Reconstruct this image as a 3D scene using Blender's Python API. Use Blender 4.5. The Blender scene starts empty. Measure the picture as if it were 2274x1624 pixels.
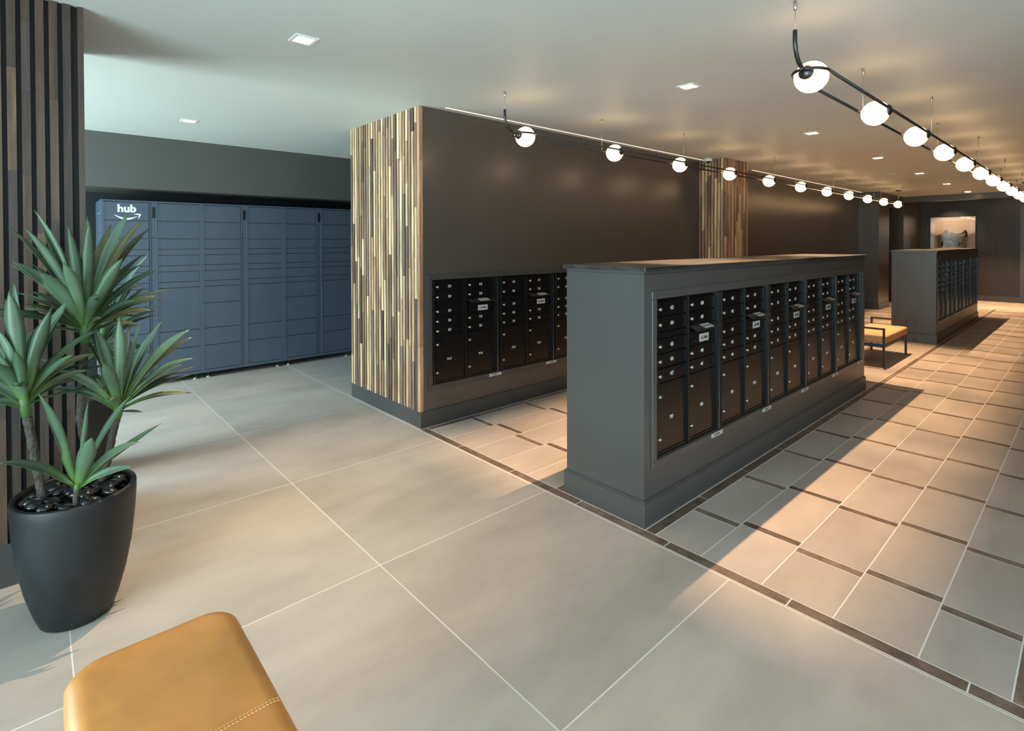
import bpy, math, random
from mathutils import Vector, Matrix
S = bpy.context.scene
C = S.collection
PI = math.pi

# ------------------------------------------------------------------ camera
CAM_H, F_PX, CXP, CYP, YAW, PITCH, ROLL = 1.6, 1173.4, 1091.24, 553.75, 0.7144, 0.0126, -0.0024
W_PX, H_PX = 2274, 1624
fw = Vector((math.sin(YAW)*math.cos(PITCH), math.cos(YAW)*math.cos(PITCH), -math.sin(PITCH)))
rt = Vector((math.cos(YAW), -math.sin(YAW), 0)); up = rt.cross(fw)
r2 = rt*math.cos(ROLL)+up*math.sin(ROLL); u2 = -rt*math.sin(ROLL)+up*math.cos(ROLL)
cd = bpy.data.cameras.new('camera'); co_ = bpy.data.objects.new('camera', cd); C.objects.link(co_)
cd.sensor_fit = 'HORIZONTAL'; cd.sensor_width = 36; cd.lens = F_PX/W_PX*36
cd.shift_x = (W_PX/2-CXP)/W_PX; cd.shift_y = (CYP-H_PX/2)/W_PX; cd.clip_start = .05; cd.clip_end = 200
M = Matrix((r2, u2, -fw)).transposed().to_4x4(); M.translation = (0, 0, CAM_H); co_.matrix_world = M
S.camera = co_
def at_y(x, y, Y):      # where the sight line through a measured point of the photo meets the vertical plane at depth Y
    d = fw*F_PX+r2*(x-CXP)-u2*(y-CYP); t = Y/d.y
    return Vector((0, 0, CAM_H))+d*t

# ------------------------------------------------------------------ world, lights, exposure
S.view_settings.view_transform = 'Standard'; S.view_settings.look = 'None'
S.view_settings.exposure = 0.0; S.view_settings.gamma = 1.0; S.view_settings.use_curve_mapping = False
w = bpy.data.worlds.new('world'); S.world = w; w.use_nodes = True
bg = w.node_tree.nodes['Background']; bg.inputs[0].default_value = (.62, .82, 1, 1); bg.inputs[1].default_value = 1.6
def area(name, loc, rot, sx, sy, power, col, spread=180):
    l = bpy.data.lights.new(name, 'AREA'); l.shape = 'RECTANGLE'; l.size = sx; l.size_y = sy
    l.energy = power; l.color = col; l.spread = math.radians(spread)
    o = bpy.data.objects.new(name, l); o.location = loc; o.rotation_euler = rot; C.objects.link(o); return o
ZC = 2.774
DAY = (.72, .93, .78)
UPT = math.radians(22)       # light comes in mostly off the bright ground outside, slightly upwards
area('daylight_side_window', (-3.5, 5.5, .9), (0, -PI/2-UPT, 0), 2.3, 2.6, 560, DAY)
area('daylight_entry_window', (-3.5, 0.4, .9), (0, -PI/2-UPT, 0), 2.3, 4.0, 440, (.66, .90, .92))
area('sky_side_window', (-3.4, 5.5, 2.0), (0, -PI/2+math.radians(28), 0), 1.2, 2.6, 330, (.34, .62, 1.0))
area('sky_entry_window', (-3.4, 0.4, 2.0), (0, -PI/2+math.radians(28), 0), 1.2, 4.0, 90, (.50, .74, 1.0))
area('daylight_rear_window', (0.6, -2.9, .9), (PI/2+UPT, 0, 0), 5.0, 2.3, 95, (.85, .93, 1.0))
WARM = (1.0, .62, .34)
CAN_POWER = 80
GLOBE_STRENGTH = 9.5
CANS = [(1.19, .30), (1.19, 3.02), (1.14, 5.73), (3.74, 2.04), (6.36, 2.05), (8.94, 2.05), (11.52, 2.05), (14.05, 2.06), (16.65, 2.06), (18.35, 1.55)]

# ------------------------------------------------------------------ materials
def mat(name, col, rough=.5, metal=0, emit=None, estr=0, noise=None, nscale=(5, 5, 5), bump=0, spec=.5, coat=0, attr=False, grain=None, object_space=False):
    m = bpy.data.materials.new(name); m.use_nodes = True; nt = m.node_tree; b = nt.nodes['Principled BSDF']; L = nt.links.new
    b.inputs['Base Color'].default_value = (*col, 1); b.inputs['Roughness'].default_value = rough
    b.inputs['Metallic'].default_value = metal; b.inputs['Specular IOR Level'].default_value = spec
    if coat: b.inputs['Coat Weight'].default_value = coat; b.inputs['Coat Roughness'].default_value = .15
    if emit: b.inputs['Emission Color'].default_value = (*emit, 1); b.inputs['Emission Strength'].default_value = estr
    src = None
    if attr:
        a = nt.nodes.new('ShaderNodeAttribute'); a.attribute_name = 'tone'; src = a.outputs['Color']
    if noise is not None or bump or grain:
        tc = nt.nodes.new('ShaderNodeNewGeometry'); mp = nt.nodes.new('ShaderNodeMapping')
        pos = tc.outputs['Position']
        if object_space:
            t2 = nt.nodes.new('ShaderNodeTexCoord'); pos = t2.outputs['Object']
        L(pos, mp.inputs['Vector']); mp.inputs['Scale'].default_value = nscale
        nz = nt.nodes.new('ShaderNodeTexNoise'); nz.inputs['Scale'].default_value = 1; nz.inputs['Detail'].default_value = 6
        nz.inputs['Roughness'].default_value = .62
        if attr and not object_space:
            vm = nt.nodes.new('ShaderNodeVectorMath'); vm.operation = 'ADD'; L(mp.outputs[0], vm.inputs[0])
            vs = nt.nodes.new('ShaderNodeVectorMath'); vs.operation = 'SCALE'; vs.inputs['Scale'].default_value = 37.0
            L(src, vs.inputs[0]); L(vs.outputs[0], vm.inputs[1]); L(vm.outputs[0], nz.inputs['Vector'])
        else: L(mp.outputs[0], nz.inputs['Vector'])
        if noise is not None:
            ra = nt.nodes.new('ShaderNodeMapRange'); ra.inputs['From Min'].default_value = .3; ra.inputs['From Max'].default_value = .7
            ra.inputs['To Min'].default_value = 1-noise; ra.inputs['To Max'].default_value = 1+noise
            L(nz.outputs['Fac'], ra.inputs['Value'])
            mx = nt.nodes.new('ShaderNodeVectorMath'); mx.operation = 'SCALE'
            if src: L(src, mx.inputs[0])
            else: mx.inputs[0].default_value = col
            L(ra.outputs[0], mx.inputs['Scale']); L(mx.outputs[0], b.inputs['Base Color'])
        if bump:
            bp = nt.nodes.new('ShaderNodeBump'); bp.inputs['Strength'].default_value = bump; bp.inputs['Distance'].default_value = .01
            L(nz.outputs['Fac'], bp.inputs['Height']); L(bp.outputs[0], b.inputs['Normal'])
    elif src: L(src, b.inputs['Base Color'])
    return m
m_ceil = mat('ceiling_paint', (.58, .60, .575), .55, noise=.015, nscale=(1, 1, 1))
m_tile = mat('porcelain_tile', (.4, .36, .32), .42, attr=True, noise=.17, nscale=(1.1, 2.6, 1.6), bump=.02)
m_strip = mat('brown_tile_strip', (.1, .07, .05), .5, attr=True, noise=.45, nscale=(14, 14, 14), bump=.05)
m_grout = mat('pale_grout', (.74, .72, .69), .7)
m_dark = mat('dark_wall_paint', (.070, .060, .051), .32, noise=.06, nscale=(9, 9, .35), bump=.012, spec=.6)
m_far = mat('dark_stained_panel', (.020, .018, .018), .46, noise=.35, nscale=(26, 7, .6), bump=.05)
m_cab = mat('charcoal_cabinet_paint', (.076, .073, .069), .36, noise=.04, nscale=(5, 5, .6))
m_trimd = mat('charcoal_trim_paint', (.050, .048, .046), .34)
m_soffit = mat('taupe_soffit_paint', (.085, .082, .074), .6)
m_black = mat('matt_black', (.006, .006, .007), .7)
m_wood = mat('mixed_wood', (.3, .2, .1), .48, attr=True, noise=.55, nscale=(34, 34, 2.4), bump=.10)
m_lock = mat('locker_blue_enamel', (.060, .083, .115), .38, noise=.04, nscale=(2, 2, 2))
m_lockedge = mat('locker_edge_enamel', (.13, .18, .22), .28, metal=.3)
m_steel = mat('brushed_steel', (.62, .60, .56), .28, metal=1)
m_cyl = mat('lock_cylinder_nickel', (.70, .66, .54), .32, metal=.9)
m_mbox = mat('black_powder_coat', (.004, .004, .0045), .30, spec=.36)
m_bar = mat('black_anodised_bar', (.085, .095, .105), .26, metal=.8)
m_barb = mat('black_anodised_edge', (.010, .010, .011), .34, spec=.4)
m_white = mat('white_lettering', (.80, .80, .78), .5)
m_label = mat('label_plate', (.52, .51, .48), .4)
m_ink = mat('label_ink', (.02, .02, .02), .5)
m_top = mat('dark_stone_counter', (.045, .043, .042), .30, noise=.7, nscale=(2.2, 7, 20), bump=.04, spec=.6)
m_iron = mat('matt_black_metal', (.014, .014, .015), .42, metal=.3)
m_rail = mat('dark_bronze_rail', (.055, .055, .055), .3, metal=.7)
m_globe = mat('opal_glass_lit', (.9, .85, .75), .3, emit=(1, .62, .30), estr=GLOBE_STRENGTH)
m_cable = mat('steel_cable', (.55, .53, .5), .35, metal=1)
m_led = mat('led_strip_lit', (1, .9, .8), .4, emit=(1, .72, .48), estr=1.7)
m_fix = mat('white_fixture_enamel', (.80, .82, .80), .4)
m_house = mat('satin_fixture_housing', (.32, .33, .32), .5)
m_pot = mat('charcoal_fibrestone', (.008, .0092, .010), .5, noise=.65, nscale=(7, 7, 5), bump=.05)
m_soil = mat('dark_soil', (.01, .009, .008), .9)
m_peb = mat('polished_black_pebble', (.012, .012, .013), .16, noise=.3, nscale=(30, 30, 30), spec=.6)
m_leaf = mat('dracaena_leaf', (.07, .14, .08), .42, attr=True, noise=.16, nscale=(9, 9, 9), object_space=True)
m_trunk = mat('cane_trunk_bark', (.060, .047, .034), .6, noise=.95, nscale=(120, 120, 60), bump=1.0)
m_leather = mat('tan_leather', (.53, .215, .052), .42, noise=.13, nscale=(7, 7, 7), bump=.03)
m_thread = mat('pale_thread', (.62, .42, .20), .7)
m_tan = mat('ochre_woven_seat', (.46, .255, .115), .75, noise=.12, nscale=(160, 160, 160), bump=.15)
m_mat = mat('picture_mount_board', (.85, .70, .62), .6)
m_paper = mat('picture_paper', (.80, .62, .43), .7)
m_wash = mat('grey_green_ink_wash', (.42, .38, .26), .8, noise=.75, nscale=(6, 9, 2.5))
m_washd = mat('dark_ink_wash', (.03, .026, .026), .8, noise=.5, nscale=(9, 14, 5))
m_chrome = mat('chrome', (.75, .78, .8), .12, metal=1)
m_glass = bpy.data.materials.new('picture_glass'); m_glass.use_nodes = True
nt = m_glass.node_tree; nt.nodes.clear(); o_ = nt.nodes.new('ShaderNodeOutputMaterial'); mx = nt.nodes.new('ShaderNodeMixShader')
tr = nt.nodes.new('ShaderNodeBsdfTransparent'); gl = nt.nodes.new('ShaderNodeBsdfGlossy'); gl.inputs['Roughness'].default_value = .03
fr = nt.nodes.new('ShaderNodeFresnel'); fr.inputs['IOR'].default_value = 1.5
nt.links.new(fr.outputs[0], mx.inputs[0]); nt.links.new(tr.outputs[0], mx.inputs[1]); nt.links.new(gl.outputs[0], mx.inputs[2]); nt.links.new(mx.outputs[0], o_.inputs[0])

# ------------------------------------------------------------------ mesh helpers
class MB:
    def __init__(s): s.v = []; s.f = []; s.mi = []; s.t = []; s.sm = []
    def add(s, vs, fs, mi=0, tone=None, smooth=False):
        n = len(s.v); s.v += [tuple(p) for p in vs]
        for f in fs: s.f.append([i+n for i in f]); s.mi.append(mi); s.t.append(tone or (1, 1, 1)); s.sm.append(smooth)
        return s
    def box(s, x0, x1, y0, y1, z0, z1, mi=0, tone=None):
        return s.add([(x, y, z) for x in (x0, x1) for y in (y0, y1) for z in (z0, z1)],
              [(0, 1, 3, 2), (4, 6, 7, 5), (0, 4, 5, 1), (2, 3, 7, 6), (0, 2, 6, 4), (1, 5, 7, 3)], mi, tone)
    def quad(s, x0, x1, y0, y1, z, mi=0, tone=None): return s.add([(x0, y0, z), (x1, y0, z), (x1, y1, z), (x0, y1, z)], [(0, 1, 2, 3)], mi, tone)
    def lathe(s, prof, c=(0, 0, 0), n=24, axis='z', mi=0, smooth=True):
        vs = []; fs = []
        for r, h in prof:
            for k in range(n):
                a = 2*PI*k/n; p = (r*math.cos(a), r*math.sin(a), h)
                if axis == 'y': p = (p[0], p[2], p[1])
                if axis == 'x': p = (p[2], p[0], p[1])
                vs.append((p[0]+c[0], p[1]+c[1], p[2]+c[2]))
        for i in range(len(prof)-1):
            for k in range(n): fs.append((i*n+k, i*n+(k+1) % n, (i+1)*n+(k+1) % n, (i+1)*n+k))
        if prof[0][0] > 1e-6: fs.append(tuple(range(n))[::-1])
        if prof[-1][0] > 1e-6: fs.append(tuple((len(prof)-1)*n+k for k in range(n)))
        return s.add(vs, fs, mi, None, smooth)
    def tube(s, pts, r, n=8, mi=0, smooth=True):
        pts = [Vector(p) for p in pts]; vs = []; fs = []; rr = r if isinstance(r, (list, tuple)) else [r]*len(pts)
        ref = None
        for i, p in enumerate(pts):
            d = (pts[min(i+1, len(pts)-1)]-pts[max(i-1, 0)]).normalized()
            if ref is None: ref = d.cross(Vector((0, 0, 1)) if abs(d.z) < .9 else Vector((1, 0, 0))).normalized()
            ref = (ref-d*ref.dot(d)).normalized(); b = d.cross(ref)
            for k in range(n):
                a = 2*PI*k/n; vs.append(p+(ref*math.cos(a)+b*math.sin(a))*rr[i])
        for i in range(len(pts)-1):
            for k in range(n): fs.append((i*n+k, i*n+(k+1) % n, (i+1)*n+(k+1) % n, (i+1)*n+k))
        fs.append(tuple(range(n))[::-1]); fs.append(tuple((len(pts)-1)*n+k for k in range(n)))
        return s.add(vs, fs, mi, None, smooth)
    def build(s, name, mats, parent=None, bevel=0, fixn=True, seg=2):
        me = bpy.data.meshes.new(name); me.from_pydata(s.v, [], s.f)
        if not isinstance(mats, (list, tuple)): mats = [mats]
        for m in mats: me.materials.append(m)
        me.polygons.foreach_set('material_index', s.mi); me.polygons.foreach_set('use_smooth', s.sm)
        at = me.color_attributes.new('tone', 'FLOAT_COLOR', 'CORNER')
        cols = []
        for f, t in zip(s.f, s.t): cols += [t[0], t[1], t[2], 1.0]*len(f)
        at.data.foreach_set('color', cols)
        me.update(); me.validate()
        if fixn:
            import bmesh
            bm = bmesh.new(); bm.from_mesh(me); bmesh.ops.recalc_face_normals(bm, faces=bm.faces); bm.to_mesh(me); bm.free()
        o = bpy.data.objects.new(name, me); C.objects.link(o)
        if parent: o.parent = parent
        if bevel:
            b = o.modifiers.new('bevel', 'BEVEL'); b.width = bevel; b.segments = seg; b.limit_method = 'ANGLE'
        return o
def tag(o, label, cat, group=None):
    o['label'] = label; o['category'] = cat
    if group: o['group'] = group
    return o
def struct(o): o['kind'] = 'structure'; return o
def thing(name, loc, label, cat, group=None, rz=0):
    o = bpy.data.objects.new(name, None); C.objects.link(o); o.location = loc; o.rotation_euler = (0, 0, rz); o.empty_display_size = .1
    return tag(o, label, cat, group)
def text(name, s, size, m, parent, loc, rot=(PI/2, 0, 0), sx=1.0, ex=.0004, bold=0):
    c = bpy.data.curves.new(name, 'FONT'); c.body = s; c.size = size; c.align_x = 'CENTER'; c.align_y = 'CENTER'; c.extrude = ex; c.offset = bold
    c.resolution_u = 3
    t = bpy.data.objects.new('t', c); C.objects.link(t); bpy.context.view_layer.update()
    me = bpy.data.meshes.new_from_object(t.evaluated_get(bpy.context.evaluated_depsgraph_get()))
    bpy.data.objects.remove(t); me.materials.clear(); me.materials.append(m)
    for v in me.vertices: v.co.x *= sx
    o = bpy.data.objects.new(name, me); C.objects.link(o); o.location = loc; o.rotation_euler = rot
    if parent: o.parent = parent
    return o
rnd = random.Random(7)

# ================================================================== FLOOR
X0, X1, Y0, Y1 = -2.9, 21.0, -2.2, 7.75
fl = MB(); fl.box(X0-.3, X1+.2, Y0-.3, Y1+.2, -.12, -.0007, 2)
def tone(base, v=.07):
    k = 1+rnd.uniform(-v, v); h = rnd.uniform(-.02, .02); return (base[0]*k*(1+h), base[1]*k, base[2]*k*(1-h))
TB, SB = (.415, .362, .318), (.15, .105, .078)
g = .0027
BX0, BX1, BY0, BY1 = 2.485, 2.552, .13, 3.80       # brown strip along Y and the extent of the patterned field
EX = 17.15
px = 1.188
xs = [1.285+px*k for k in range(-5, 18)]; ys = [1.142+px*k for k in range(-3, 7)]
def clip_tile(x0, x1, y0, y1, base, mi=0, v=.05):
    fl.quad(x0+g, x1-g, y0+g, y1-g, 0, mi, tone(base, v))
def lobby(xa, xb, ya, yb):
    for i in range(len(xs)-1):
        for j in range(len(ys)-1):
            a, b, c_, d = max(xs[i], xa), min(xs[i+1], xb), max(ys[j], ya), min(ys[j+1], yb)
            if b-a > .01 and d-c_ > .01: clip_tile(a, b, c_, d, TB)
lobby(X0, BX0, Y0, Y1); lobby(BX0, X1, BY1, Y1); lobby(BX0, X1, Y0, BY0); lobby(EX, X1, BY0, BY1)
y = -.299-.0
while y < BY1:                                             # strip along Y in 0.597 pieces
    a, b = max(y, BY0), min(y+.597, BY1)
    if b-a > .02: clip_tile(BX0, BX1, a, b, SB, 1, .2)
    y += .597
def band(ya, yb):                                          # border strip along X
    x = BX1
    while x < EX: clip_tile(x, min(x+.597, EX), ya, yb, SB, 1, .25); x += .597
band(.13, .19); band(1.582, 1.645); band(2.25, 2.312); band(3.742, 3.80)
def row(ya, yb, off):
    x = BX1; s = off
    while s < EX:
        clip_tile(x, s, ya, yb, TB); clip_tile(s, s+.056, ya, yb, SB, 1, .35); x = s+.056; s += .674
    if EX-x > .02: clip_tile(x, EX, ya, yb, TB)
for k, (a, b) in enumerate([(1.322, 1.582), (1.026, 1.322), (.734, 1.026), (.447, .734), (.19, .447)]): row(a, b, 2.962+(.056 if k % 2 else 0))
for k, (a, b) in enumerate([(3.472, 3.742), (3.172, 3.472), (2.872, 3.172), (2.575, 2.872), (2.312, 2.575)]): row(a, b, 2.990+(.062 if k % 2 else 0))
x = BX1
while x < EX: clip_tile(x, min(x+.6, EX), 1.645, 1.945, TB); clip_tile(x, min(x+.6, EX), 1.945, 2.25, TB); x += .6
struct(fl.build('floor', [m_tile, m_strip, m_grout], fixn=False))

# ================================================================== CEILING with square openings for the recessed lights
HA = .047
gx = sorted({X0-.3, X1+.2, *[c_[0]-HA for c_ in CANS], *[c_[0]+HA for c_ in CANS]})
gy = sorted({Y0-.3, Y1+.2, *[c_[1]-HA for c_ in CANS], *[c_[1]+HA for c_ in CANS]})
ce = MB()
for i in range(len(gx)-1):
    for j in range(len(gy)-1):
        mxx, my = (gx[i]+gx[i+1])/2, (gy[j]+gy[j+1])/2
        if any(abs(mxx-a) < HA and abs(my-b) < HA for a, b in CANS): continue
        ce.add([(gx[i], gy[j], ZC), (gx[i], gy[j+1], ZC), (gx[i+1], gy[j+1], ZC), (gx[i+1], gy[j], ZC)], [(0, 1, 2, 3)])
ce.box(X0-.3, X1+.2, Y0-.3, Y1+.2, ZC+.25, ZC+.35)
struct(ce.build('ceiling', m_ceil, fixn=False))

# ================================================================== WALLS
WY = 3.822
def wallbox(name, b, m, bevel=0): return struct(MB().box(*b).build(name, m, bevel=bevel))
def window(idx, axis, pos, a0, a1, z0, z1, n):            # mullioned frame set in an opening
    f = MB(); t = .05
    def bar(p0, p1, q0, q1):
        if axis == 'x': f.box(pos-.04, pos+.04, p0, p1, q0, q1)
        else: f.box(p0, p1, pos-.04, pos+.04, q0, q1)
    bar(a0, a1, z0, z0+t); bar(a0, a1, z1-t, z1)
    for k in range(n+1):
        c_ = a0+(a1-a0-t)*k/n; bar(c_, c_+t, z0+t, z1-t)
    struct(f.build('window_%d' % idx, m_iron))
def pierced(name, axis, p0, p1, a0, a1, holes, m):        # wall with window openings (a, b, z0, z1)
    f = MB(); cur = a0
    def bx(a, b, z0, z1):
        if b-a < .001 or z1-z0 < .001: return
        if axis == 'x': f.box(p0, p1, a, b, z0, z1)
        else: f.box(a, b, p0, p1, z0, z1)
    for a, b, z0, z1 in holes:
        bx(cur, a, 0, ZC); bx(a, b, 0, z0); bx(a, b, z1, ZC); cur = b
    bx(cur, a1, 0, ZC); struct(f.build(name, m))
m_plain = mat('warm_white_paint', (.45, .43, .40), .7)
pierced('wall_left', 'x', X0-.12, X0, Y0, Y1, [(-1.6, 2.4, .2, 2.5), (4.2, 6.8, .2, 2.5)], m_plain)
pierced('wall_front', 'y', Y0-.12, Y0, X0-.12, 4.2, [(-1.9, 3.1, .2, 2.5)], m_plain)
window(1, 'x', X0-.06, -1.6, 2.4, .2, 2.5, 3); window(2, 'x', X0-.06, 4.2, 6.8, .2, 2.5, 2); window(3, 'y', Y0-.06, -1.9, 3.1, .2, 2.5, 4)
wallbox('wall_right', (4.2, X1, -1.3, -1.2, 0, ZC), m_dark)
wallbox('wall_jog', (4.1, 4.2, Y0, -1.2, 0, ZC), m_dark)
wallbox('wall_back', (X0, 4.0, Y1-.1, Y1, 0, ZC), m_black)
wallbox('wall_soffit', (X0, 3.9, 6.86, Y1-.1, 2.196, ZC), m_soffit)
wallbox('wall_lobby_end', (3.9, 4.0, 5.14, Y1, 0, ZC), m_dark)
# block holding the built-in mailboxes: front face at WY, recess for the mailbox units
IY0, IX0 = 1.665, 2.571
RX0, RZ0, RZ1 = .117, .352, 1.275                         # opening relative to cabinet end
def faced_box(mb, x0, x1, y0, y1, z0, z1, ox0, ox1, oz0, oz1, rec=.07):
    mb.box(x0, x1, y0+rec, y1, z0, z1)
    mb.box(x0, ox0, y0, y0+rec, z0, z1); mb.box(ox1, x1, y0, y0+rec, z0, z1)
    mb.box(ox0, ox1, y0, y0+rec, z0, oz0); mb.box(ox0, ox1, y0, y0+rec, oz1, z1)
def ring(mb, x0, x1, z0, z1, t, ya, yb):
    mb.box(x0, x1, ya, yb, z0, z0+t); mb.box(x0, x1, ya, yb, z1-t, z1); mb.box(x0, x0+t, ya, yb, z0+t, z1-t); mb.box(x1-t, x1, ya, yb, z0+t, z1-t)
UW = .793
wb = MB(); WO0 = 2.628; WO1 = WO0+UW*3+.02
faced_box(wb, 2.535, 15.0, WY+.004, 5.12, 0, ZC, WO0, WO1, RZ0, RZ1)
struct(wb.build('wall_mailroom', m_dark))
t1 = MB(); ring(t1, WO0-.048, WO1+.048, RZ0-.045, RZ1+.045, .045, WY-.010, WY+.003); struct(t1.build('trim_1', m_trimd, bevel=.003))
def skirting(name, x0, x1, y0, y1, h=.138, m=None):
    b = MB(); b.box(x0, x1, y0, y1, 0, h-.008); b.box(x0+.003, x1-.003, y0+.003, y1-.003, h-.008, h)
    return struct(b.build(name, m or m_trimd))
skirting('baseboard_mailroom', 2.50, 7.3, WY-.012, 3.9)
skirting('baseboard_mailroom_far', 7.98, 15.0, WY-.012, 3.9)
# far end: pier, header, recess, far wall, beam
wallbox('wall_pier', (14.98, 15.9, 3.41, 5.12, 0, ZC), m_dark)
skirting('baseboard_pier', 14.965, 15.915, 3.395, 4.2)
wallbox('wall_header', (15.9, 17.3, 3.41, 3.6, 2.45, ZC), m_dark)
wallbox('wall_recess', (15.9, 17.4, 4.9, 5.0, 0, ZC), m_black)
wallbox('wall_jamb', (17.3, 19.4, 3.40, 5.0, 0, ZC), m_dark)
wallbox('wall_beam', (17.3, 17.75, -1.2, 3.40, 2.635, ZC), m_dark)
FX = 19.3
wallbox('wall_far', (FX, FX+.15, -1.2, 5.0, 0, ZC), m_far)
skirting('baseboard_far', FX-.02, FX+.01, 1.36, 3.40, .15)
wallbox('trim_2', (FX-.06, FX+.01, 1.28, 1.36, 0, 2.55), m_trimd)
wallbox('door_1', (FX-.03, FX+.01, .3, 1.28, 0, 2.5), m_black)

# ================================================================== SLATTED COLUMNS
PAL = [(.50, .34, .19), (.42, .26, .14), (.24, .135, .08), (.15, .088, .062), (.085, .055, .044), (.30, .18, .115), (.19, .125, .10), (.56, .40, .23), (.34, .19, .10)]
PAL_SHADED = [(.068, .038, .022), (.045, .027, .018), (.032, .020, .015), (.105, .060, .030), (.052, .035, .026), (.062, .037, .025)]  # near column's wood, with its shade darkened into the slat colours
def slat_pieces(mb, box, z0, z1, pal, minl=.25, maxl=1.3):
    z = z1; first = True
    while z > z0+.001:
        l = rnd.uniform(.10, .5) if first else rnd.uniform(minl, maxl)
        first = False; zl = max(z0, z-l)
        if zl-z0 < .12: zl = z0
        c_ = rnd.choice(pal); k = rnd.uniform(.8, 1.2)
        mb.box(box[0], box[1], box[2], box[3], zl+.0006, z, 0, (c_[0]*k, c_[1]*k, c_[2]*k)); z = zl
def column(label, loc, sizex, sizey, faces, pal, base_h=.138, pitch=.05, sw=.032):
    t = thing('slatted_column', loc, label, 'column')
    MB().box(.022, sizex-.022, .022, sizey-.022, base_h, ZC).build('backing_panel', m_black, t)
    s = MB(); th = .024
    if 'x0' in faces or 'x1' in faces:
        n = round(sizey/pitch); p = (sizey-sw)/n
        for k in range(n+1):
            for fc, xa in (('x0', 0), ('x1', sizex-th)):
                if fc in faces: slat_pieces(s, (xa, xa+th, k*p, k*p+sw), base_h, ZC-.001, pal)
    if 'y0' in faces:
        n = round(sizex/pitch); p = (sizex-sw)/n
        for k in range(0 if 'x0' not in faces else 1, n+1 if 'x1' not in faces else n):
            slat_pieces(s, (k*p, k*p+sw, 0, th), base_h, ZC-.001, pal)
    s.build('slats', m_wood, t, fixn=False)
    b = MB(); b.box(-.001, sizex+.001, -.001, sizey+.001, 0, base_h); b.build('base', m_trimd, t)
    return t
# column at the end of the mailbox wall: only its end face and the thickness of the corner slat show
t = thing('slatted_column', (2.502, WY, 0), 'large corner column clad in light and dark wooden slats, left of the built-in mailboxes', 'column')
MB().box(.022, .033, .02, 1.298, .138, ZC-.001).build('backing_panel', m_black, t)
s = MB(); n = 26; p = (1.298-.034)/n
slat_pieces(s, (-.001, .033, 0, .04), .138, ZC-.001, PAL[:3]+[PAL[5], PAL[8]], .6, 1.2)
for k in range(1, n+1): slat_pieces(s, (0, .024, k*p+.001, k*p+.031), .138, ZC-.001, PAL)
s.build('slats', m_wood, t, fixn=False)
MB().box(0, .033, 0, 1.298, 0, .138).build('base', m_trimd, t)
column('narrow column clad in brown wooden slats behind the long pendant light, between two dark wall panels', (7.30, 3.42, 0), .68, .402, ('x0', 'y0', 'x1'), PAL, pitch=.05)
column('near left column of walnut slats, shade darkened into their colour, behind the potted plant', (-1.35, 3.324, 0), 1.55, .82, ('y0', 'x1'), PAL_SHADED, base_h=.2, pitch=.0525)

# ================================================================== MAILBOXES
def lock_mesh():
    m = MB(); m.lathe([(.0, -.0135), (.0085, -.0135), (.0105, -.011), (.0105, 0)], n=16, axis='y', mi=0)
    m.box(-.0012, .0012, -.0142, -.0133, -.005, .005, 1); m.box(-.0165, -.009, -.006, 0, -.004, .004, 0); return m
proto_lock = lock_mesh().build('lock', [m_cyl, m_ink]); lock_me = proto_lock.data; bpy.data.objects.remove(proto_lock)
def add_lock(parent, x, z, y=0):
    o = bpy.data.objects.new('lock', lock_me); C.objects.link(o); o.parent = parent; o.location = (x, y, z); return o
_mesh = {}
def shared(key, fn):
    if key not in _mesh:
        o = fn(); _mesh[key] = o.data; mods = [(md.width, md.segments) for md in o.modifiers]; bpy.data.objects.remove(o)
    return _mesh[key]
def place(name, me, parent, loc):
    o = bpy.data.objects.new(name, me); C.objects.link(o); o.parent = parent; o.location = loc; return o
# local frame: x along the wall, y=0 is the cabinet face, -y towards the viewer, z from the unit's bottom
DZ = RZ0
ROWS1 = [(1.165, 1.252), (1.074, 1.162), (.948, 1.034), (.861, .945), (.776, .858)]
ROWS2 = [(1.165, 1.252), (1.078, 1.162), None, (.861, .945), (.776, .858)]
CX1, CX2, CW = .036, .400, .318
def door_mesh(w_, h_, holes=False):
    m = MB(); t = .003
    m.box(t, w_-t, .012, .028, t*.5, h_-t*.5, 0)
    m.box(w_-.012, w_-.004, .006, .012, .006, h_-.006, 1)       # hinge leaf on the right edge
    m.box(t, w_-.014, .0105, .012, h_-.0035, h_-t*.5, 1)
    if holes:
        cx_, cz = .112, h_-.040
        m.lathe([(.0085, .0115), (.0085, .0118)], (cx_, 0, cz), 10, 'y', 2)
        for dx, dz in ((-.030, .018), (.030, .018), (-.030, -.018), (.030, -.018)): m.lathe([(.0045, .0115), (.0045, .0118)], (cx_+dx, 0, cz+dz), 8, 'y', 2)
    return m.build('mailbox_door', [m_mbox, m_barb, m_black], fixn=True)
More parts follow.
